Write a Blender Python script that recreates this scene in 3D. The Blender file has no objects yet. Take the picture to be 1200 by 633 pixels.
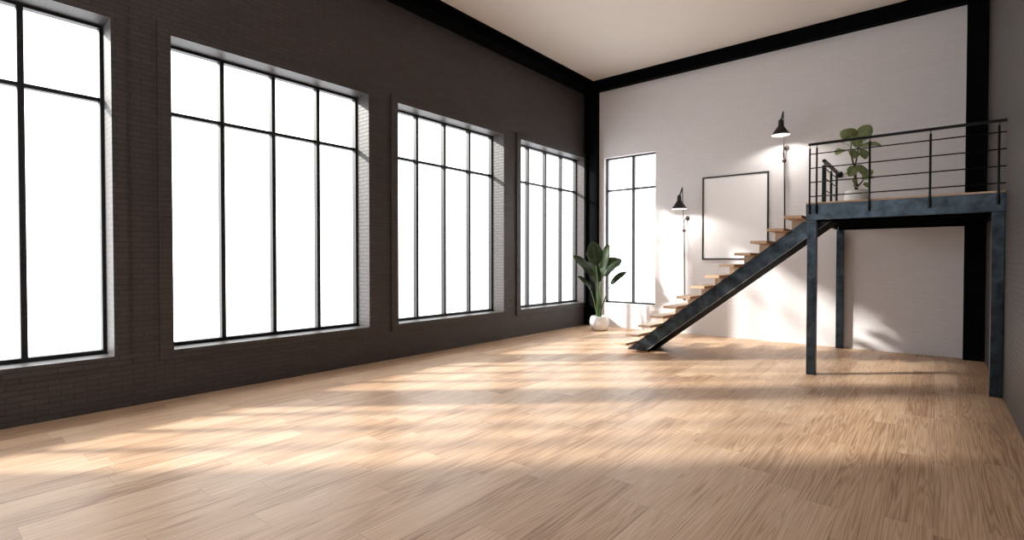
import bpy, bmesh, math, random
from mathutils import Vector, Matrix

random.seed(7)
S = bpy.context.scene
COL = S.collection
PI = math.pi

# ------------------------------------------------------------------ room numbers (metres)
XL, XR, YB, YF, ZC = -6.424, 0.589, 10.566, -4.2, 5.70
XG = -6.69                      # front face of the window frames in the left wall
EYE = 1.5
YAW, PITCH = math.radians(39.577), math.radians(0.9105)

# ------------------------------------------------------------------ node helpers
def new_mat(name):
    m = bpy.data.materials.new(name); m.use_nodes = True
    nt = m.node_tree
    b = nt.nodes['Principled BSDF']
    return m, nt, b
def N(nt, typ, **kw):
    n = nt.nodes.new(typ)
    for k, v in kw.items():
        if k.startswith('i_'):
            n.inputs[k[2:].replace('_', ' ')].default_value = v
        else: setattr(n, k, v)
    return n
def math_n(nt, op, a, b=None, c=None):
    n = nt.nodes.new('ShaderNodeMath'); n.operation = op
    for i, v in enumerate((a, b, c)):
        if v is None: continue
        if isinstance(v, (int, float)): n.inputs[i].default_value = v
        else: nt.links.new(v, n.inputs[i])
    return n.outputs[0]
def comb(nt, x, y, z):
    n = nt.nodes.new('ShaderNodeCombineXYZ')
    for i, v in enumerate((x, y, z)):
        if isinstance(v, (int, float)): n.inputs[i].default_value = v
        else: nt.links.new(v, n.inputs[i])
    return n.outputs[0]
def mixc(nt, fac, a, b, blend='MIX'):
    n = nt.nodes.new('ShaderNodeMix'); n.data_type = 'RGBA'; n.blend_type = blend
    for sock, v in ((n.inputs[0], fac), (n.inputs[6], a), (n.inputs[7], b)):
        if isinstance(v, (int, float)): sock.default_value = v
        elif isinstance(v, (tuple, list)): sock.default_value = (*v, 1) if len(v) == 3 else v
        else: nt.links.new(v, sock)
    return n.outputs[2]
def ramp(nt, fac, stops):
    n = nt.nodes.new('ShaderNodeValToRGB')
    el = n.color_ramp.elements
    while len(el) < len(stops): el.new(0.5)
    for e, (p, c) in zip(el, stops):
        e.position = p; e.color = (*c, 1) if len(c) == 3 else c
    nt.links.new(fac, n.inputs[0])
    return n.outputs[0]
def noise(nt, vec, scale, detail=3, rough=.55, dist=0.0):
    n = N(nt, 'ShaderNodeTexNoise'); n.inputs['Scale'].default_value = scale
    n.inputs['Detail'].default_value = detail; n.inputs['Roughness'].default_value = rough
    n.inputs['Distortion'].default_value = dist
    nt.links.new(vec, n.inputs['Vector'])
    return n.outputs[0]
def bump(nt, b, height, strength, dist):
    n = N(nt, 'ShaderNodeBump'); n.inputs['Strength'].default_value = strength
    n.inputs['Distance'].default_value = dist
    nt.links.new(height, n.inputs['Height']); nt.links.new(n.outputs[0], b.inputs['Normal'])
    return n

def brick_mat(name, c1, c2, mortar, rough, bw=.20, rh=.066, bstr=.6, bdist=.006, spec=.4, wav=.35):
    m, nt, b = new_mat(name)
    geo = N(nt, 'ShaderNodeNewGeometry')
    sp = N(nt, 'ShaderNodeSeparateXYZ'); nt.links.new(geo.outputs['Position'], sp.inputs[0])
    sn = N(nt, 'ShaderNodeSeparateXYZ'); nt.links.new(geo.outputs['True Normal'], sn.inputs[0])
    flat = math_n(nt, 'GREATER_THAN', math_n(nt, 'ABSOLUTE', sn.outputs[2]), .5)
    u = math_n(nt, 'ADD', sp.outputs[0], sp.outputs[1])
    inv = math_n(nt, 'SUBTRACT', 1.0, flat)
    uu = math_n(nt, 'ADD', math_n(nt, 'MULTIPLY', u, inv), math_n(nt, 'MULTIPLY', sp.outputs[1], flat))
    vv = math_n(nt, 'ADD', math_n(nt, 'MULTIPLY', sp.outputs[2], inv), math_n(nt, 'MULTIPLY', sp.outputs[0], flat))
    vec = comb(nt, uu, vv, 0.0)
    wob = noise(nt, vec, 7, 2)
    vec2 = comb(nt, uu, math_n(nt, 'ADD', vv, math_n(nt, 'MULTIPLY', math_n(nt, 'SUBTRACT', wob, .5), .006)), 0.0)
    br = N(nt, 'ShaderNodeTexBrick'); nt.links.new(vec2, br.inputs['Vector'])
    br.inputs['Scale'].default_value = 1; br.inputs['Brick Width'].default_value = bw
    br.inputs['Row Height'].default_value = rh; br.inputs['Mortar Size'].default_value = .0045
    br.inputs['Mortar Smooth'].default_value = .6
    br.inputs['Color1'].default_value = (*c1, 1); br.inputs['Color2'].default_value = (*c2, 1)
    br.inputs['Mortar'].default_value = (*mortar, 1)
    big = noise(nt, vec, 1.3, 3)
    fine = noise(nt, geo.outputs['Position'], 45, 3)
    col = mixc(nt, math_n(nt, 'MULTIPLY', big, wav), br.outputs['Color'], tuple(v * .72 for v in c1))
    nt.links.new(col, b.inputs['Base Color'])
    b.inputs['Roughness'].default_value = rough
    b.inputs['Specular IOR Level'].default_value = spec
    hgt = math_n(nt, 'ADD', math_n(nt, 'SUBTRACT', 1.0, br.outputs['Fac']), math_n(nt, 'MULTIPLY', fine, .35))
    bump(nt, b, hgt, bstr, bdist)
    return m

def plank_mat(name, width, length, base, light, dark, xo=0.01, rough=.36, axis='Y', gap=True, bmp=.25):
    m, nt, b = new_mat(name)
    if axis == 'obj':
        tc = N(nt, 'ShaderNodeTexCoord'); src = tc.outputs['Object']
    else:
        geo = N(nt, 'ShaderNodeNewGeometry'); src = geo.outputs['Position']
    sp = N(nt, 'ShaderNodeSeparateXYZ'); nt.links.new(src, sp.inputs[0])
    X, Y, Z = sp.outputs
    xi = math_n(nt, 'DIVIDE', math_n(nt, 'SUBTRACT', X, xo), width)
    i = math_n(nt, 'FLOOR', xi)
    wn = N(nt, 'ShaderNodeTexWhiteNoise', noise_dimensions='1D'); nt.links.new(i, wn.inputs['W'])
    yo = math_n(nt, 'ADD', math_n(nt, 'DIVIDE', Y, length), math_n(nt, 'MULTIPLY', wn.outputs['Value'], 7.31))
    j = math_n(nt, 'FLOOR', yo)
    wn2 = N(nt, 'ShaderNodeTexWhiteNoise', noise_dimensions='2D'); nt.links.new(comb(nt, i, j, 0.0), wn2.inputs['Vector'])
    h = wn2.outputs['Value']
    hs = N(nt, 'ShaderNodeSeparateColor'); nt.links.new(wn2.outputs['Color'], hs.inputs[0])
    h2 = hs.outputs[1]
    # long fine pores
    off = math_n(nt, 'MULTIPLY', h, 37.0)
    v1 = comb(nt, math_n(nt, 'ADD', math_n(nt, 'MULTIPLY', X, 80.0), off), math_n(nt, 'MULTIPLY', Y, 1.3), math_n(nt, 'ADD', off, math_n(nt, 'MULTIPLY', Z, 62.0)))
    g1 = noise(nt, v1, 1.0, 4, .62)
    # cathedral figure: rings of a stretched, distorted wave
    px = math_n(nt, 'MULTIPLY', math_n(nt, 'SUBTRACT', math_n(nt, 'SUBTRACT', xi, i), math_n(nt, 'ADD', .2, math_n(nt, 'MULTIPLY', h2, .6))), width)
    v2 = comb(nt, math_n(nt, 'MULTIPLY', px, 8.0), math_n(nt, 'ADD', math_n(nt, 'MULTIPLY', Y, .26), off), math_n(nt, 'MULTIPLY', off, 1.7))
    wv = N(nt, 'ShaderNodeTexNoise'); nt.links.new(v2, wv.inputs['Vector']); wv.inputs['Scale'].default_value = 1.5
    wv.inputs['Detail'].default_value = 1.5
    rings = math_n(nt, 'ADD', .5, math_n(nt, 'MULTIPLY', .5, math_n(nt, 'SINE', math_n(nt, 'MULTIPLY', wv.outputs[0], 95.0))))
    v3 = comb(nt, math_n(nt, 'MULTIPLY', X, 9.0), math_n(nt, 'MULTIPLY', Y, 1.1), off)
    g3 = noise(nt, v3, 1.0, 2)
    tone = math_n(nt, 'ADD', math_n(nt, 'MULTIPLY', g1, .55), math_n(nt, 'ADD', math_n(nt, 'MULTIPLY', rings, .17), math_n(nt, 'MULTIPLY', g3, .28)))
    tone = math_n(nt, 'ADD', tone, math_n(nt, 'MULTIPLY', math_n(nt, 'SUBTRACT', h, .5), .21))
    col = ramp(nt, tone, [(.28, dark), (.50, base), (.74, light)])
    if gap:
        fx = math_n(nt, 'SUBTRACT', xi, i); fy = math_n(nt, 'SUBTRACT', yo, j)
        ex = math_n(nt, 'MULTIPLY', math_n(nt, 'MINIMUM', fx, math_n(nt, 'SUBTRACT', 1.0, fx)), width)
        ey = math_n(nt, 'MULTIPLY', math_n(nt, 'MINIMUM', fy, math_n(nt, 'SUBTRACT', 1.0, fy)), length)
        ed = math_n(nt, 'MINIMUM', ex, ey)
        gm = math_n(nt, 'LESS_THAN', ed, .0013)
        col = mixc(nt, math_n(nt, 'MULTIPLY', gm, .55), col, tuple(v * .45 for v in dark))
    nt.links.new(col, b.inputs['Base Color'])
    rr = math_n(nt, 'ADD', rough - .06, math_n(nt, 'MULTIPLY', g1, .14))
    nt.links.new(rr, b.inputs['Roughness'])
    b.inputs['Specular IOR Level'].default_value = .30
    bump(nt, b, g1, bmp, .002)
    return m

def plain_mat(name, col, rough=.5, metal=0.0, spec=.5, mott=0.0, mscale=6, fine=0.0, fscale=60, bstr=0.0, col2=None):
    m, nt, b = new_mat(name)
    b.inputs['Roughness'].default_value = rough; b.inputs['Metallic'].default_value = metal
    b.inputs['Specular IOR Level'].default_value = spec
    tc = N(nt, 'ShaderNodeTexCoord')
    n1 = noise(nt, tc.outputs['Object'], mscale, 5, .6, .4)
    c2 = col2 or tuple(v * (1 - mott) for v in col)
    c = ramp(nt, n1, [(.32, c2), (.68, col)])
    nt.links.new(c, b.inputs['Base Color'])
    if bstr:
        n2 = noise(nt, tc.outputs['Object'], fscale, 3)
        bump(nt, b, n2, bstr, .002)
    return m

M = {}
M['brick'] = brick_mat('black_painted_brick', (.054, .0455, .0445), (.066, .056, .055), (.022, .019, .019), .48, rh=.055, bw=.19)
M['white_brick'] = brick_mat('white_painted_brick', (.715, .69, .70), (.735, .71, .72), (.67, .645, .655), .62, bw=.24, rh=.07, bstr=.22, bdist=.003, spec=.25, wav=.04)
M['oak'] = plank_mat('oak_floor_boards', .2225, 1.32, (.60, .395, .250), (.73, .535, .375), (.35, .20, .118), rough=.42)
M['tread_oak'] = plank_mat('oak_tread', .6, 5, (.58, .40, .27), (.72, .53, .38), (.42, .27, .175), gap=False, axis='obj', rough=.5)
M['ceiling'] = plain_mat('ceiling_plaster', (.745, .69, .64), .9, spec=.1, mott=.03, mscale=1.5, bstr=.05)
M['black_steel'] = plain_mat('black_painted_steel', (.0035, .0037, .0042), .7, .0, .03, mott=.5, mscale=5)
M['frame_black'] = plain_mat('window_frame_black', (.012, .012, .013), .45, spec=.4, mott=.2)
M['blue_steel'] = plain_mat('mottled_blue_steel', (.064, .081, .098), .32, 1.0, .5, mscale=6.5, col2=(.022, .027, .032), bstr=.08)
M['edge_highlight'] = plain_mat('painted_edge_highlight', (.40, .37, .34), .5, .3, .4, mott=.3, mscale=4)  # light catching the flange edge, painted in as a pale colour
M['rail_black'] = plain_mat('railing_black', (.0045, .005, .006), .45, .0, .25, mott=.2)
M['pot_white'] = plain_mat('white_ceramic', (.84, .83, .82), .38, spec=.5, mott=.03)
M['soil'] = plain_mat('potting_soil', (.035, .022, .014), .95, spec=.1, mott=.5, mscale=40, bstr=.8)
M['poster'] = plain_mat('blank_paper', (.90, .89, .90), .55, spec=.3, mott=.01)
M['lamp_black'] = plain_mat('lamp_black', (.012, .011, .011), .45, .0, .4, mott=.2)
M['lamp_iron'] = plain_mat('lamp_iron', (.085, .068, .062), .38, .6, .5, mott=.4, mscale=30)
M['lamp_inner'] = plain_mat('lamp_white_enamel', (.88, .87, .85), .5, spec=.3, mott=.02)
M['bark'] = plain_mat('bark', (.13, .085, .055), .85, spec=.2, mott=.5, mscale=25, bstr=.4)
M['stalk'] = plain_mat('green_stalk', (.085, .14, .045), .5, spec=.4, mott=.3, mscale=12)

def leaf_mat(name, c, c2, rib):
    m, nt, b = new_mat(name)
    uv = N(nt, 'ShaderNodeUVMap', uv_map='leaf')
    sp = N(nt, 'ShaderNodeSeparateXYZ'); nt.links.new(uv.outputs[0], sp.inputs[0])
    ac = math_n(nt, 'ABSOLUTE', math_n(nt, 'SUBTRACT', sp.outputs[0], .5))
    mid = math_n(nt, 'LESS_THAN', ac, .022)
    vein = math_n(nt, 'SINE', math_n(nt, 'MULTIPLY', math_n(nt, 'SUBTRACT', sp.outputs[1], math_n(nt, 'MULTIPLY', ac, .5)), 75.0))
    vm = math_n(nt, 'MULTIPLY', math_n(nt, 'GREATER_THAN', vein, .86), .35)
    tc = N(nt, 'ShaderNodeTexCoord')
    n1 = noise(nt, tc.outputs['Object'], 9, 3)
    col = ramp(nt, n1, [(.3, c2), (.7, c)])
    col = mixc(nt, math_n(nt, 'MAXIMUM', math_n(nt, 'MULTIPLY', mid, .8), vm), col, rib)
    nt.links.new(col, b.inputs['Base Color'])
    b.inputs['Roughness'].default_value = .5; b.inputs['Specular IOR Level'].default_value = .25
    bump(nt, b, vein, .15, .004)
    return m
M['leaf_dark'] = leaf_mat('paradise_leaf', (.024, .044, .015), (.011, .021, .008), (.075, .105, .04))
M['leaf_fig'] = leaf_mat('fig_leaf', (.40, .48, .24), (.22, .30, .13), (.52, .58, .36))

def glass_mat():
    m, nt, b = new_mat('window_glass')
    nt.nodes.remove(b)
    out = nt.nodes['Material Output']
    tr = N(nt, 'ShaderNodeBsdfTransparent'); tr.inputs[0].default_value = (.97, .98, .98, 1)
    gl = N(nt, 'ShaderNodeBsdfGlossy'); gl.inputs['Roughness'].default_value = .02
    lw = N(nt, 'ShaderNodeLayerWeight'); lw.inputs['Blend'].default_value = .5
    fac = math_n(nt, 'ADD', .02, math_n(nt, 'MULTIPLY', math_n(nt, 'POWER', lw.outputs['Facing'], 5.0), .5))
    mx = N(nt, 'ShaderNodeMixShader')
    nt.links.new(fac, mx.inputs[0]); nt.links.new(tr.outputs[0], mx.inputs[1]); nt.links.new(gl.outputs[0], mx.inputs[2])
    nt.links.new(mx.outputs[0], out.inputs[0])
    return m
M['glass'] = glass_mat()
def emit_mat(name, col, s):
    m, nt, b = new_mat(name)
    b.inputs['Base Color'].default_value = (.9, .9, .9, 1)
    b.inputs['Emission Color'].default_value = (*col, 1); b.inputs['Emission Strength'].default_value = s
    return m
M['bulb'] = emit_mat('glowing_bulb', (1, .95, .9), 14)

# ------------------------------------------------------------------ mesh helpers
def box(bm, x0, x1, y0, y1, z0, z1, bev=0.0):
    vs = [bm.verts.new((x, y, z)) for x in (x0, x1) for y in (y0, y1) for z in (z0, z1)]
    f = [bm.faces.new([vs[i] for i in q]) for q in ((0, 1, 3, 2), (4, 6, 7, 5), (0, 4, 5, 1), (2, 3, 7, 6), (0, 2, 6, 4), (1, 5, 7, 3))]
    if bev:
        es = list({e for q in f for e in q.edges})
        bmesh.ops.bevel(bm, geom=es, offset=bev, segments=2, profile=.5, affect='EDGES')
def tube(bm, pts, r, seg=10, cap=True):
    pts = [Vector(p) for p in pts]
    n = len(pts); rs = r if isinstance(r, (list, tuple)) else [r] * n
    rings = []; ref = None
    for i, p in enumerate(pts):
        d = (pts[min(i + 1, n - 1)] - pts[max(i - 1, 0)]).normalized()
        if ref is None:
            ref = Vector((0, 0, 1)) if abs(d.z) < .9 else Vector((1, 0, 0))
        a = (ref - d * ref.dot(d)).normalized(); b = d.cross(a); ref = a
        rings.append([bm.verts.new(p + (a * math.cos(2 * PI * k / seg) + b * math.sin(2 * PI * k / seg)) * rs[i]) for k in range(seg)])
    for r0, r1 in zip(rings, rings[1:]):
        for k in range(seg):
            f = bm.faces.new((r0[k], r0[(k + 1) % seg], r1[(k + 1) % seg], r1[k])); f.smooth = True
    if cap:
        bm.faces.new(list(reversed(rings[0]))); bm.faces.new(rings[-1])
def lathe(bm, prof, c=(0, 0, 0), seg=40, smooth=True):
    c = Vector(c); rings = []
    for r, z in prof:
        if r < 1e-6: rings.append([bm.verts.new(c + Vector((0, 0, z)))])
        else: rings.append([bm.verts.new(c + Vector((r * math.cos(2 * PI * k / seg), r * math.sin(2 * PI * k / seg), z))) for k in range(seg)])
    for a, b in zip(rings, rings[1:]):
        for k in range(seg):
            k2 = (k + 1) % seg
            if len(a) == 1 and len(b) == 1: continue
            if len(a) == 1: vs = (a[0], b[k2], b[k])
            elif len(b) == 1: vs = (a[k], a[k2], b[0])
            else: vs = (a[k], a[k2], b[k2], b[k])
            f = bm.faces.new(vs); f.smooth = smooth
def ball(bm, c, r, seg=16):
    lathe(bm, [(r * math.sin(PI * i / 10), -r * math.cos(PI * i / 10)) for i in range(11)], c, seg)
def prism(bm, poly, axis, a, b):
    """extrude a 2D polygon along an axis (0 x, 1 y, 2 z) from a to b"""
    def P(u, v, w):
        return {0: (w, u, v), 1: (u, w, v), 2: (u, v, w)}[axis]
    A = [bm.verts.new(P(u, v, a)) for u, v in poly]; Bv = [bm.verts.new(P(u, v, b)) for u, v in poly]
    bm.faces.new(A); bm.faces.new(list(reversed(Bv)))
    for i in range(len(poly)):
        j = (i + 1) % len(poly)
        bm.faces.new((A[j], A[i], Bv[i], Bv[j]))
def obj(name, bm, mat, parent=None, loc=None):
    """link a bmesh as one mesh object; its origin sits at loc (world) when given"""
    bmesh.ops.recalc_face_normals(bm, faces=bm.faces)
    if loc is not None: bmesh.ops.translate(bm, verts=bm.verts, vec=-Vector(loc))
    me = bpy.data.meshes.new(name); bm.to_mesh(me); bm.free()
    me.materials.append(mat)
    o = bpy.data.objects.new(name, me); COL.objects.link(o)
    if loc is not None: o.location = loc
    if parent is not None:
        o.parent = parent
        par = parent; off = Vector((0, 0, 0))
        while par is not None: off += par.location; par = par.parent
        o.location = Vector(o.location) - off
    return o
def empty(name, loc, label, cat, group=None):
    o = bpy.data.objects.new(name, None); COL.objects.link(o); o.location = loc
    o.empty_display_size = .1
    o['label'] = label; o['category'] = cat
    if group: o['group'] = group
    return o
def struct(o, label=None, cat=None):
    o['kind'] = 'structure'
    if label: o['label'] = label
    if cat: o['category'] = cat
    return o

# ------------------------------------------------------------------ walls with openings
def wall(name, axis, near, far, u0, u1, z0, z1, holes, mat):
    """plate in the plane axis=const, with rectangular openings (ua, ub, za, zb)"""
    us = sorted({u0, u1, *[h[0] for h in holes], *[h[1] for h in holes]})
    zs = sorted({z0, z1, *[h[2] for h in holes], *[h[3] for h in holes]})
    def solid(i, j):
        if not (0 <= i < len(us) - 1 and 0 <= j < len(zs) - 1): return False
        u, z = (us[i] + us[i + 1]) / 2, (zs[j] + zs[j + 1]) / 2
        return not any(h[0] < u < h[1] and h[2] < z < h[3] for h in holes)
    bm = bmesh.new(); cache = {}
    def V(u, z, w):
        k = (u, z, w)
        if k not in cache:
            cache[k] = bm.verts.new((w, u, z) if axis == 0 else (u, w, z))
        return cache[k]
    for i in range(len(us) - 1):
        for j in range(len(zs) - 1):
            if not solid(i, j): continue
            a, b, c, d = us[i], us[i + 1], zs[j], zs[j + 1]
            for w in (near, far): bm.faces.new((V(a, c, w), V(b, c, w), V(b, d, w), V(a, d, w)))
            for di, dj, q in ((-1, 0, ((a, c), (a, d))), (1, 0, ((b, c), (b, d))), (0, -1, ((a, c), (b, c))), (0, 1, ((a, d), (b, d)))):
                if not solid(i + di, j + dj):
                    (p, q1), (r, s) = q
                    bm.faces.new((V(p, q1, near), V(r, s, near), V(r, s, far), V(p, q1, far)))
    return struct(obj(name, bm, mat))

WIN_Y = [(-1.092, 1.418), (1.944, 4.454), (4.984, 7.494), (8.024, 10.534)]
ZS, ZH = .540, 3.950
wall('wall_left', 0, XL, XL - .37, YF - .3, YB, 0, ZC, [(a, b, ZS, ZH) for a, b in WIN_Y], M['brick'])
BW = (-5.951, -4.697, .550, 3.905)
wall('wall_back', 1, YB, YB + .22, XL - .37, XR + .36, 0, ZC, [BW], M['white_brick'])
FILL_RW_Y = [(-3.70, -1.19)]  # added opening, out of view, to let in fill daylight
FILL_FW_X = [(-5.30, -2.79), (-2.30, .21)]  # added openings behind the camera, set high for fill light and steel reflections
wall('wall_right', 0, XR, XR + .36, YF - .3, YB, 0, ZC, [(a, b, ZS, ZH) for a, b in FILL_RW_Y], M['brick'])
wall('wall_front', 1, YF, YF - .37, XL, XR, 0, ZC, [(a, b, 2.3, 5.1) for a, b in FILL_FW_X], M['white_brick'])
bm = bmesh.new(); box(bm, XL - .37, XR + .36, YF - .3, YB + .22, -.15, 0); struct(obj('floor', bm, M['oak']))
bm = bmesh.new(); box(bm, XL - .37, XR + .36, YF - .3, YB + .22, ZC, ZC + .2); struct(obj('ceiling', bm, M['ceiling']))

# ------------------------------------------------------------------ windows
def window(n, axis, face, sgn, u0, u1, z0, z1, mull, zt, surround, label, w=.050, d=.09):
    """frame in the opening; face = room-side plane of the frame, sgn = outward direction along axis"""
    a, b = sorted((face, face + sgn * d))
    def bx(bm, p, q, r, s, da=0.0, bev=.004):
        if axis == 0: box(bm, a + da, b - da, p, q, r, s, bev)
        else: box(bm, p, q, a + da, b - da, r, s, bev)
    bm = bmesh.new()
    fw = w * .62
    bx(bm, u0, u0 + fw, z0, z1); bx(bm, u1 - fw, u1, z0, z1)
    bx(bm, u0 + fw, u1 - fw, z0, z0 + fw + .008); bx(bm, u0 + fw, u1 - fw, z1 - fw, z1)
    fr = struct(obj('window_%d' % n, bm, M['frame_black']), label, 'window')
    for u in mull:
        bm = bmesh.new(); bx(bm, u - w / 2, u + w / 2, z0 + fw, z1 - fw, .002); obj('mullion', bm, M['frame_black'], fr)
    edges = [u0 + fw] + [v for u in mull for v in (u - w / 2, u + w / 2)] + [u1 - fw]
    for k in range(0, len(edges), 2):
        bm = bmesh.new(); bx(bm, edges[k], edges[k + 1], zt - .021, zt + .021, .006); obj('transom', bm, M['frame_black'], fr)
    bm = bmesh.new(); m = (a + b) / 2
    if axis == 0: box(bm, m - .003, m + .003, u0 + .01, u1 - .01, z0 + .01, z1 - .01)
    else: box(bm, u0 + .01, u1 - .01, m - .003, m + .003, z0 + .01, z1 - .01)
    obj('glass_pane', bm, M['glass'], fr)
    if surround:
        bm = bmesh.new(); t = .125; tv = .108; x0, x1 = XL, XL + .026
        ue = min(u1 + t, 10.44)
        if u1 + t < 10.44: box(bm, x0, x1, u1, ue, z0 - tv, z1 + tv)
        box(bm, x0, x1, u0 - t, u0, z0 - tv, z1 + tv)
        box(bm, x0, x1, u0, min(u1, 10.44), z1, z1 + tv); box(bm, x0, x1, u0, min(u1, 10.44), z0 - tv, z0)
        obj('window_surround', bm, M['brick'], fr)
WL = ['tall black grid window at the left edge of the photo, nearest the camera',
      'tall black grid window second along the dark brick wall, seen whole',
      'tall black grid window third along the dark brick wall, before the corner one',
      'tall black grid window in the dark brick wall next to the corner column']
for k, (a, b) in enumerate(WIN_Y):
    window(k + 1, 0, XG, -1, a, b, ZS, ZH, [a + .6275 * i for i in (1, 2, 3)], 3.181, True, WL[k])
window(5, 1, YB + .10, 1, BW[0], BW[1], BW[2], BW[3], [-5.272], 3.155, False, 'narrow black two-light window in the white brick wall behind the plant')

for k, (a, b) in enumerate(FILL_RW_Y):
    window(k + 6, 0, XR + .266, 1, a, b, ZS, ZH, [a + .6275 * i for i in (1, 2, 3)], 3.181, False, 'added fill-light window, black grid, in the right wall beside the camera')
for k, (a, b) in enumerate(FILL_FW_X):
    window(k + 7, 1, YF - .266, -1, a, b, 2.3, 5.1, [a + .6275 * i for i in (1, 2, 3)], 4.4, False, 'added fill-light window, black grid, in the wall behind the camera')
# ------------------------------------------------------------------ columns and ceiling beams
bm = bmesh.new()      # corner column: an H section, open towards the camera
box(bm, XL, XL + .052, 10.452, YB, 0, 5.45); box(bm, -6.128, -6.080, 10.432, YB, 0, 5.45); box(bm, XL + .052, -6.128, 10.512, 10.532, 0, 5.45)
struct(obj('trim_1', bm, M['black_steel']), 'black steel column in the far left corner behind the tall plant', 'column')
bm = bmesh.new()
box(bm, .346, .372, 10.40, YB, 0, 5.45); box(bm, .563, XR, 10.40, YB, 0, 5.45); box(bm, .372, .563, 10.415, 10.435, 0, 5.45)
struct(obj('trim_2', bm, M['black_steel']), 'black steel column in the far right corner behind the mezzanine', 'column')
bm = bmesh.new()
box(bm, XL, -6.16, YF, YB, 5.45, 5.475); box(bm, XL, -6.16, YF, YB, 5.675, 5.70); box(bm, -6.31, -6.285, YF, YB, 5.475, 5.675)
struct(obj('trim_3', bm, M['black_steel']), 'long black steel beam under the ceiling along the dark brick wall', 'beam')
bm = bmesh.new()
box(bm, -6.16, XR, 10.42, YB, 5.45, 5.475); box(bm, -6.16, XR, 10.42, YB, 5.675, 5.70); box(bm, -6.285, XR, 10.47, 10.49, 5.475, 5.675)
struct(obj('trim_4', bm, M['black_steel']), 'black steel beam under the ceiling along the white wall', 'beam')

# ------------------------------------------------------------------ mezzanine
ZP0, ZP1, ZD = 2.052, 2.260, 2.282
PX0 = -1.326
mz = empty('mezzanine_platform', (-.37, 9.1, 0), 'small raised mezzanine deck on blue-black steel posts at the right wall', 'mezzanine')
bm = bmesh.new(); box(bm, PX0, XR - .001, 7.73, 7.76, ZP0, ZP1, .003)
o = obj('fascia_beam', bm, M['blue_steel'], mz, (0, 7.73, 2.15)); o['label'] = 'mottled blue steel front beam'
bm = bmesh.new(); box(bm, PX0, PX0 + .03, 7.761, 10.40, ZP0, ZP1, .003); obj('end_beam', bm, M['blue_steel'], mz, (PX0, 9, 2.1))
bm = bmesh.new(); box(bm, PX0 + .031, .345, 10.43, 10.46, ZP0, ZP1); box(bm, PX0 + .031, .345, 10.40, 10.46, ZP0 - .004, ZP0 + .012); obj('back_beam', bm, M['black_steel'], mz)
bm = bmesh.new(); box(bm, XR - .05, XR - .001, 7.88, 10.39, ZP0 + .02, ZP1 - .001); obj('side_beam', bm, M['black_steel'], mz)
for yy in (8.75, 9.3, 9.85):
    bm = bmesh.new()
    box(bm, PX0 + .031, XR - .051, yy - .035, yy + .035, 2.075, 2.088); box(bm, PX0 + .031, XR - .051, yy - .006, yy + .006, 2.088, ZP1 - .002)
    obj('joist', bm, M['black_steel'], mz)
bm = bmesh.new(); box(bm, PX0 - .002, XR - .001, 7.728, 10.395, ZP1, ZD, .004); obj('deck', bm, M['tread_oak'], mz, (-.4, 8.8, ZP1))
def post(x0, x1, y0, y1, top):
    bm = bmesh.new(); box(bm, x0, x1, y0, y1, 0, top, .004)
    obj('support_post', bm, M['blue_steel'], mz, ((x0 + x1) / 2, y0, 0))
post(-1.313, -1.205, 7.745, 7.850, ZP0)
post(.480, XR - .002, 7.745, 7.850, ZP0)
post(-1.322, -1.214, 10.44, 10.54, ZP0 - .005)

# ------------------------------------------------------------------ staircase
st = empty('staircase', (-2.6, 8.33, 0), 'straight staircase of open oak treads on a sloping black steel stringer', 'staircase')
R_, DX, SX0 = .16285, .21029, -3.8798
sl = R_ / DX
yA, yB_ = 8.05, 8.60
def topx(z): return -4.07 + z / sl
def botx(z): return -3.723 + z / sl
zt = ZP0 - .002
bm = bmesh.new()
prism(bm, [(-4.07, 0), (botx(0), 0), (botx(zt - .0), zt), (topx(zt), zt)], 1, yA, yA + .035)
o = obj('stringer', bm, M['blue_steel'], st, (-2.7, yA, 1))
bm = bmesh.new(); prism(bm, [(-4.07, 0), (botx(0), 0), (botx(zt), zt), (topx(zt), zt)], 1, yB_ - .035, yB_); obj('stringer', bm, M['blue_steel'], st, (-2.7, yB_, 1))
bm = bmesh.new()     # underside plate with a small lip in front of the near stringer
prism(bm, [(botx(0) - .006, 0), (botx(0) + .004, 0), (botx(zt) + .004, zt), (botx(zt) - .006, zt)], 1, yA - .012, yB_ + .012)
obj('soffit_plate', bm, M['black_steel'], st, (-2.6, yA, 1))
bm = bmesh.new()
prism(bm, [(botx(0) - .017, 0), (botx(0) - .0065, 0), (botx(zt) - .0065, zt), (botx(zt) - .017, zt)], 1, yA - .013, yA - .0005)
obj('flange', bm, M['edge_highlight'], st, (-2.6, yA, 1))  # pale strip: its lit line is put into the colour
for k in range(13):
    z = R_ * (k + 1); xr = SX0 + k * DX
    bm = bmesh.new(); box(bm, xr - DX - .003, xr, 7.622, 9.03, z - .038, z, .003)
    obj('tread', bm, M['tread_oak'], st, (xr - DX / 2, 8.3, z))
    bm = bmesh.new(); zb = z - R_ + .0005 if k else 0
    box(bm, xr - DX + .0005, xr - .002, 8.10, 8.55, zb, z - .0385)
    obj('riser', bm, M['tread_oak'], st, (xr - DX, 8.3, z - .08))

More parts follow.
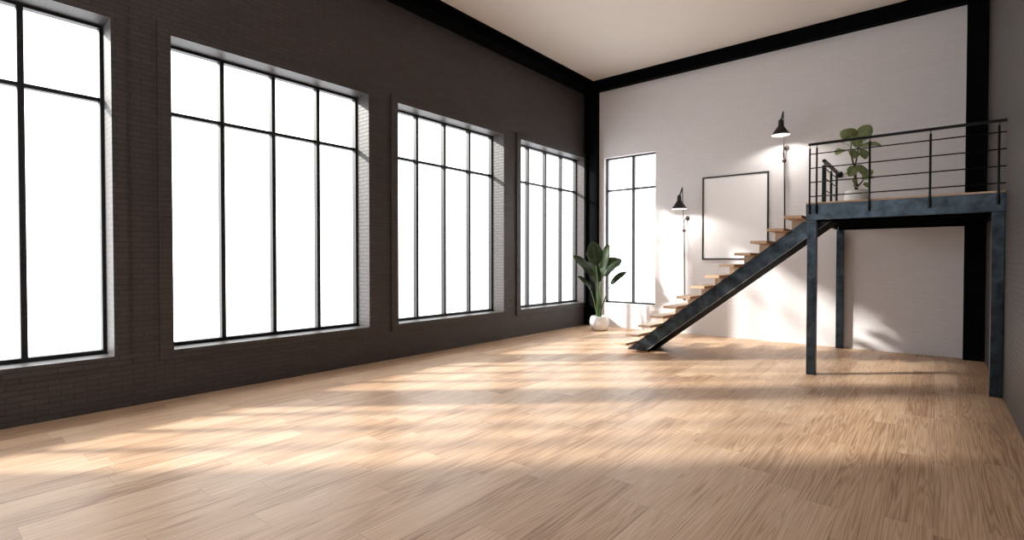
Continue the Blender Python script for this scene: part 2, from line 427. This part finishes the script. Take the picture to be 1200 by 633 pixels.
# ------------------------------------------------------------------ railings
def rail_post(parent, x, y, ztop, zbot, r=.0115, point=None):
    bm = bmesh.new()
    tube(bm, [(x, y, zbot), (x, y, zbot + .02), (x, y, ztop)], [r * .3, r, r], 12)
    tube(bm, [(x, y, ztop - .005), (x, y, ztop + .055)], .004, 8)
    obj('post', bm, M['rail_black'], parent)
fr = empty('balcony_railing', (-.37, 7.70, 2.1), 'black metal railing of thin rods along the front of the mezzanine', 'railing')
yr = 7.712
for x in (-1.283, -1.203, -.634, -.052, .528):
    bm = bmesh.new()
    tube(bm, [(x, yr, 2.135), (x, yr, 2.155), (x, yr, 2.99)], [.004, .0115, .0115], 12)
    tube(bm, [(x, yr, 2.985), (x, yr, 3.03)], .0045, 8)
    o = obj('post', bm, M['rail_black'], fr)
    bm = bmesh.new(); lathe(bm, [(0, -.002), (.012, .004), (.016, .03), (.016, .10), (.012, .112), (0, .116)], (x, yr, 2.128), 14); obj('bracket', bm, M['rail_black'], o)
for z in (2.36, 2.545, 2.73, 2.915):
    bm = bmesh.new(); tube(bm, [(-1.285, yr, z), (XR - .002, yr, z)], .0075, 10); obj('rod', bm, M['rail_black'], fr)
bm = bmesh.new(); box(bm, -1.300, XR - .002, yr - .022, yr + .022, 3.028, 3.038, .002); box(bm, -1.300, XR - .002, yr - .019, yr + .019, 3.043, 3.056, .003); box(bm, -1.300, XR - .002, yr - .010, yr + .010, 3.037, 3.044)
obj('handrail', bm, M['rail_black'], fr)
sr = empty('side_railing', (-1.31, 9.7, ZD), 'short black railing at the stair head, running back to the white wall', 'railing')
xs = -1.308
for i, (y, w) in enumerate(((9.02, .026), (9.70, .016), (10.30, .016))):
    bm = bmesh.new(); box(bm, xs - w, xs + w, y - w, y + w, ZD, 2.965, .003); tube(bm, [(xs, y, 2.96), (xs, y, 3.015)], .006, 8)
    obj('post', bm, M['rail_black'], sr)
for z in (2.42, 2.60, 2.78, 2.93):
    bm = bmesh.new(); tube(bm, [(xs, 9.02, z), (xs, 10.30, z)], .0075, 10); obj('rod', bm, M['rail_black'], sr)
bm = bmesh.new(); box(bm, xs - .022, xs + .022, 8.98, 10.545, 3.012, 3.052, .004); obj('handrail', bm, M['rail_black'], sr)
bm = bmesh.new(); box(bm, xs - .05, xs + .05, 10.545, YB, 2.972, 3.072, .004); obj('wall_bracket', bm, M['rail_black'], sr)

# ------------------------------------------------------------------ framed blank poster
px0, px1, pz0, pz1 = -3.672, -2.428, 1.545, 3.216
pf = empty('picture_frame', (px0 / 2 + px1 / 2, YB - .015, pz0), 'large blank white poster in a thin black frame above the stairs', 'picture')
bm = bmesh.new(); fw = .027
for q in ((px0, px0 + fw, pz0, pz1), (px1 - fw, px1, pz0, pz1), (px0 + fw, px1 - fw, pz0, pz0 + fw), (px0 + fw, px1 - fw, pz1 - fw, pz1)):
    box(bm, q[0], q[1], YB - .030, YB - .001, q[2], q[3], .002)
obj('frame', bm, M['lamp_black'], pf)
bm = bmesh.new(); box(bm, px0 + fw, px1 - fw, YB - .014, YB - .002, pz0 + fw, pz1 - fw); obj('poster', bm, M['poster'], pf)

# ------------------------------------------------------------------ wall lamps
def copy_tree(o, parent=None):
    c = o.copy(); COL.objects.link(c); c.parent = parent
    for ch in list(o.children): copy_tree(ch, c)
    return c
LX, LY, LZ = -3.979, 10.36, 2.146
PXL, PZL = -3.981, 2.41
lamp = empty('wall_lamp', (PXL, YB - .02, PZL), 'black cone wall lamp on a thin rod between the narrow window and the poster', 'lamp')
bm = bmesh.new()
tube(bm, [(PXL, YB - .001, PZL), (PXL, YB - .022, PZL)], .045, 24); tube(bm, [(PXL, YB - .022, PZL), (PXL, YB - .045, PZL)], .026, 20)
obj('wall_plate', bm, M['lamp_iron'], lamp)
bm = bmesh.new()
pts = []
for i in range(15):                       # swan arm: out from the plate, then down to the joint
    t = i / 14
    pts.append((PXL + (LX - PXL) * t - .020 * math.sin(PI * t), YB - .04 + (LY - YB + .04) * math.sin(t * PI / 2), PZL + (LZ - PZL) * (1 - math.cos(t * PI / 2))))
tube(bm, pts, .0125, 10); obj('bracket_arm', bm, M['lamp_iron'], lamp)
bm = bmesh.new(); ball(bm, (LX, LY, LZ), .036, 20); obj('ball_joint', bm, M['lamp_iron'], lamp)
bm = bmesh.new(); tube(bm, [(LX + .006, LY, LZ - .02), (LX + .019, LY, .86)], .0125, 10); obj('lower_rod', bm, M['lamp_black'], lamp)
bm = bmesh.new(); lathe(bm, [(0, -.03), (.02, -.026), (.03, -.01), (.03, .01), (.016, .03), (.010, .15), (0, .15)], (LX + .019, LY, .735), 16); obj('rod_foot', bm, M['lamp_iron'], lamp)
TX, TY, TZ = -3.977, 10.25, 3.005
bm = bmesh.new(); tube(bm, [(LX - .004, LY - .002, LZ + .02), (TX, TY, TZ)], .0095, 10); obj('upper_rod', bm, M['lamp_iron'], lamp)
SX, SY, SZ = -3.992, 10.13, 2.573
bm = bmesh.new(); tube(bm, [(TX, TY, TZ + .01), (TX - .004, TY - .012, TZ - .03), (SX + .012, SY + .02, SZ + .30), (SX, SY, SZ + .26)], [.010, .016, .014, .02], 10); obj('shade_arm', bm, M['lamp_black'], lamp)
bm = bmesh.new()
lathe(bm, [(.147, -.004), (.149, .004), (.142, .016), (.062, .135), (.044, .165), (.042, .19), (.044, .195), (.040, .255), (.024, .275), (0, .278)], (SX, SY, SZ), 40)
sh = obj('lamp_shade', bm, M['lamp_black'], lamp)
bm = bmesh.new()
lathe(bm, [(.1465, -.004), (.139, .012), (.060, .130), (.040, .155), (0, .158)], (SX, SY, SZ), 40)
o = obj('shade_lining', bm, M['lamp_inner'], sh); o['label'] = 'white inside of the lamp shade'
bm = bmesh.new()
lathe(bm, [(0, .048), (.022, .054), (.032, .072), (.028, .098), (.016, .125), (.014, .15), (0, .15)], (SX, SY, SZ), 20)
obj('bulb', bm, M['bulb'], lamp)
li = bpy.data.lights.new('lamp_glow', 'SPOT'); li.energy = 40; li.color = (1, .95, .89); li.shadow_soft_size = .045
li.spot_size = math.radians(165); li.spot_blend = .45
lo = bpy.data.objects.new('lamp_glow', li); COL.objects.link(lo); lo.parent = lamp
lo.location = Vector((SX, SY, SZ + .042)) - lamp.location
l2 = copy_tree(lamp)
l2.location = (PXL + 1.846, YB - .02, PZL + 1.197)
l2['label'] = 'black cone wall lamp on a thin rod high above the upper stair treads'
lamp['group'] = l2['group'] = 'cone wall lamps on the white wall'

# ------------------------------------------------------------------ plants
RV = Vector((math.cos(YAW), math.sin(YAW), 0)); FV = Vector((-math.sin(YAW), math.cos(YAW), 0)); UV_ = Vector((0, 0, 1))
def loc3(r, u, d): return RV * r + UV_ * u - FV * d         # right, up, towards the room
def leaf(bm, base, tip, width, kind, bend=.15, face=(0, 0, 1), fold=.18, wave=.0, seed=0):
    """one leaf blade from base to tip (local r,u,d coordinates); face = direction its upper side looks"""
    rnd = random.Random(seed)
    B0, T0 = Vector(base), Vector(tip)
    ax = (T0 - B0); L = ax.length; ax.normalize()
    nf = Vector(face); nf = (nf - ax * nf.dot(ax)).normalized(); sd = ax.cross(nf)
    nu, nv = 16, 8
    ph = rnd.random() * 6
    uvl = bm.loops.layers.uv.get('leaf') or bm.loops.layers.uv.new('leaf')
    grid = []
    for i in range(nu + 1):
        s = i / nu
        if kind == 'fig': w = math.sin(PI * min(1, s ** .78)) ** .62 * (.72 + .42 * s)
        else: w = (math.sin(PI * s ** .9)) ** .55 * (1.0 - .12 * s) * (1 - .10 * abs(math.sin(11 * s + ph)))
        if i in (0, nu): w = .03
        mid = B0 + ax * (L * s) + nf * (bend * L * (4 * s * (1 - s)) * .5)
        row = []
        for j in range(nv + 1):
            t = j / nv * 2 - 1
            wv = wave * math.sin(9 * s + ph + (2.2 if t > 0 else 0)) * abs(t) ** 1.5
            p = mid + sd * (t * w * width / 2) + nf * (fold * abs(t) * w * width / 2 + wv * width)
            q = loc3(*p)
            row.append((bm.verts.new(q), (j / nv, s)))
        grid.append(row)
    for i in range(nu):
        for j in range(nv):
            qs = (grid[i][j], grid[i][j + 1], grid[i + 1][j + 1], grid[i + 1][j])
            f = bm.faces.new([v for v, _ in qs]); f.smooth = True
            for lp, (_, uv) in zip(f.loops, qs): lp[uvl].uv = uv
def plant_obj(name, bm, mat, parent, thick=0.0):
    me = bpy.data.meshes.new(name); bm.to_mesh(me); bm.free(); me.materials.append(mat)
    o = bpy.data.objects.new(name, me); COL.objects.link(o); o.parent = parent
    if thick:
        md = o.modifiers.new('thickness', 'SOLIDIFY'); md.thickness = thick; md.offset = 0
    return o

# tall bird-of-paradise by the corner
bp = empty('potted_plant', (-5.665, 9.86, 0), 'tall broad-leaved green plant in a round white pot on the floor by the corner', 'plant')
bm = bmesh.new()
lathe(bm, [(0, .004), (.135, .004), (.165, .015), (.196, .07), (.212, .14), (.210, .20), (.196, .262), (.176, .302), (.170, .312), (.162, .314), (.156, .306), (.166, .28), (.168, .265), (0, .262)], (0, 0, 0), 48)
plant_obj('pot', bm, M['pot_white'], bp)
bm = bmesh.new(); lathe(bm, [(0, .272), (.10, .276), (.166, .266)], (0, 0, 0), 30); plant_obj('soil', bm, M['soil'], bp)
k = .01869                                                   # metres per unit of the leaf sketch below
def b1(px, py, d): return ((px - 703) * k, (388.5 - py) * k * 1.0, d)
leaves1 = [  # base, tip, width, bend, face, seed
    (b1(698.5, 312, .05), b1(694.5, 284, .02), .31, .10, (.10, .0, 1), 1),
    (b1(706.5, 320, -.02), b1(714.5, 287.5, -.10), .20, .12, (-.6, .1, 1), 2),
    (b1(706, 324, .02), b1(728.5, 305, .05), .34, .25, (-.35, .75, .7), 3),
    (b1(716.3, 334.5, .03), b1(733.5, 319.5, .14), .13, .20, (-.3, .6, .8), 4),
    (b1(698, 332, .08), b1(671, 301, .16), .235, .22, (.45, .45, .8), 5),
    (b1(692.5, 341.5, .06), b1(675.5, 324.5, .22), .12, .22, (.45, .5, .75), 6),
    (b1(701, 333, -.06), b1(700, 308, -.16), .27, .10, (.2, .2, 1), 7),
    (b1(705, 324, -.15), b1(703, 292, -.30), .26, .10, (.1, .2, 1), 8),
    (b1(697, 322, .18), b1(686, 309, .34), .17, .2, (.2, .7, .7), 9)]
bm = bmesh.new()
for b0, t0, w, be, fc, sd in leaves1: leaf(bm, b0, t0, w * 1.3, 'paradise', be, fc, .16, .045, sd)
plant_obj('foliage', bm, M['leaf_dark'], bp, .002)
rnd = random.Random(3)
for i, (b0, *_r) in enumerate(leaves1):
    a = 2 * PI * i / len(leaves1); root = Vector((.035 * math.cos(a), .265, .035 * math.sin(a)))
    e = Vector(b0); m1 = root.lerp(e, .55) + Vector((-.12 * (e.x - root.x), .02, 0))
    ps = []
    for t in [q / 8 for q in range(9)]:
        ps.append(loc3(*((1 - t) ** 2 * root + 2 * t * (1 - t) * m1 + t * t * e)))
    bm = bmesh.new(); tube(bm, ps, [.017 - .010 * t / 8 for t in range(9)], 8); plant_obj('stalk', bm, M['stalk'], bp)

# fiddle-leaf fig on the mezzanine
fp = empty('potted_fig', (-.945, 9.50, ZD), 'fiddle-leaf fig in a white tapered pot standing on the mezzanine behind the railing', 'plant')
bm = bmesh.new()
lathe(bm, [(0, .003), (.150, .003), (.172, .012), (.176, .03), (.166, .14), (.154, .26), (.148, .312), (.144, .317), (.138, .312), (.144, .27), (0, .268)], (0, 0, 0), 48)
plant_obj('pot', bm, M['pot_white'], fp)
bm = bmesh.new(); lathe(bm, [(0, .282), (.08, .286), (.143, .272)], (0, 0, 0), 30); plant_obj('soil', bm, M['soil'], fp)
kf = .01325 / 5.755
def f1(x, y, d): return ((x - 252) * kf, (525 - y) * kf + .33, d)
leaves2 = [
    ((244, 168, .0), (114, 140, .10), 74, .15, (.1, -.75, .7), 11),
    ((246, 212, .02), (354, 82, -.06), 72, .12, (-.25, .3, 1), 12),
    ((220, 160, .04), (208, 258, .14), 62, .15, (0, .5, 1), 13),
    ((258, 190, -.03), (292, 245, -.10), 55, .15, (.2, .4, 1), 14),
    ((190, 238, .02), (92, 215, .10), 36, .2, (0, .9, .6), 15),
    ((158, 262, .05), (58, 306, .18), 42, .2, (-.2, .8, .7), 16),
    ((214, 258, .05), (206, 322, .08), 60, .15, (.0, -.6, .8), 17),
    ((272, 236, .0), (392, 232, .08), 46, .2, (0, .8, .7), 18),
    ((272, 250, .02), (292, 326, .06), 52, .1, (.1, .3, 1), 19),
    ((226, 370, .03), (166, 446, .12), 52, .15, (-.2, .4, 1), 20),
    ((240, 362, .03), (278, 432, .10), 58, .15, (.1, .4, 1), 21),
    ((288, 442, .0), (344, 398, .06), 40, .2, (0, .5, .9), 22),
    ((268, 458, .05), (340, 450, .10), 42, .2, (0, .8, .7), 23),
    ((280, 484, .05), (318, 516, .08), 34, .2, (0, .5, .9), 24),
    ((236, 500, .04), (194, 458, .10), 44, .2, (-.1, .5, .9), 25),
    ((236, 505, .05), (198, 516, .14), 26, .2, (0, .8, .7), 26),
    ((240, 430, -.05), (222, 400, -.16), 45, .2, (0, .6, .8), 27),
    ((250, 200, -.08), (230, 150, -.22), 60, .2, (0, .4, .9), 28)]
bm = bmesh.new()
for b0, t0, w, be, fc, sd in leaves2:
    leaf(bm, f1(*b0), f1(*t0), w * kf * 1.4, 'fig', be, fc, .10, .03, sd)
plant_obj('foliage', bm, M['leaf_fig'], fp, .002)
bm = bmesh.new()
def path(*pts): return [loc3(*f1(*p)) for p in pts]
tube(bm, path((252, 548, 0), (250, 500, 0), (240, 440, .01), (236, 375, .01)), [.026, .024, .020, .017], 10)
tube(bm, path((237, 380, .01), (222, 335, .01), (210, 300, .02), (205, 255, .02), (215, 190, .0)), [.014, .012, .010, .009, .006], 8)
tube(bm, path((236, 380, .01), (248, 330, 0), (256, 280, 0), (264, 235, 0), (255, 195, 0)), [.013, .011, .010, .008, .006], 8)
tube(bm, path((252, 505, 0), (270, 488, .01), (292, 462, .01), (300, 430, .01)), [.014, .012, .009, .005], 8)
tube(bm, path((210, 300, .02), (180, 262, .04), (155, 262, .05)), [.006, .005, .004], 6)
tube(bm, path((262, 240, 0), (274, 236, 0)), [.006, .004], 6)
plant_obj('trunk', bm, M['bark'], fp)

# ------------------------------------------------------------------ light
w = bpy.data.worlds.new('sky'); S.world = w; w.use_nodes = True
bg = w.node_tree.nodes['Background']
bg.inputs[0].default_value = (.97, .98, 1.0, 1); bg.inputs[1].default_value = 4.5
sd = bpy.data.lights.new('sun', 'SUN'); sd.energy = 8.7; sd.angle = math.radians(3.0); sd.color = (1, .955, .89)
so = bpy.data.objects.new('sun', sd); COL.objects.link(so)
AZ, EL = math.radians(42.3), math.radians(23.2)
dirv = Vector((math.cos(AZ) * math.cos(EL), math.sin(AZ) * math.cos(EL), -math.sin(EL)))
so.rotation_euler = dirv.to_track_quat('-Z', 'Y').to_euler(); so.location = (-12, -4, 7)

# ------------------------------------------------------------------ camera and colour
cd = bpy.data.cameras.new('camera'); cam = bpy.data.objects.new('camera', cd); COL.objects.link(cam)
cd.sensor_width = 36; cd.lens = 36 * 599.42 / 1200; cd.clip_start = .05; cd.clip_end = 200
cam.location = (0, 0, EYE)
cam.rotation_euler = (PI / 2 - PITCH, 0, YAW)
S.camera = cam
S.view_settings.view_transform = 'Standard'; S.view_settings.look = 'None'
S.view_settings.exposure = 0; S.view_settings.gamma = 1; S.view_settings.use_curve_mapping = False
S.cycles.use_denoising = True
S.cycles.max_bounces = 14; S.cycles.diffuse_bounces = 8; S.cycles.glossy_bounces = 5; S.cycles.transparent_max_bounces = 12
S.cycles.sample_clamp_indirect = 8
S.cycles.caustics_reflective = False; S.cycles.caustics_refractive = False
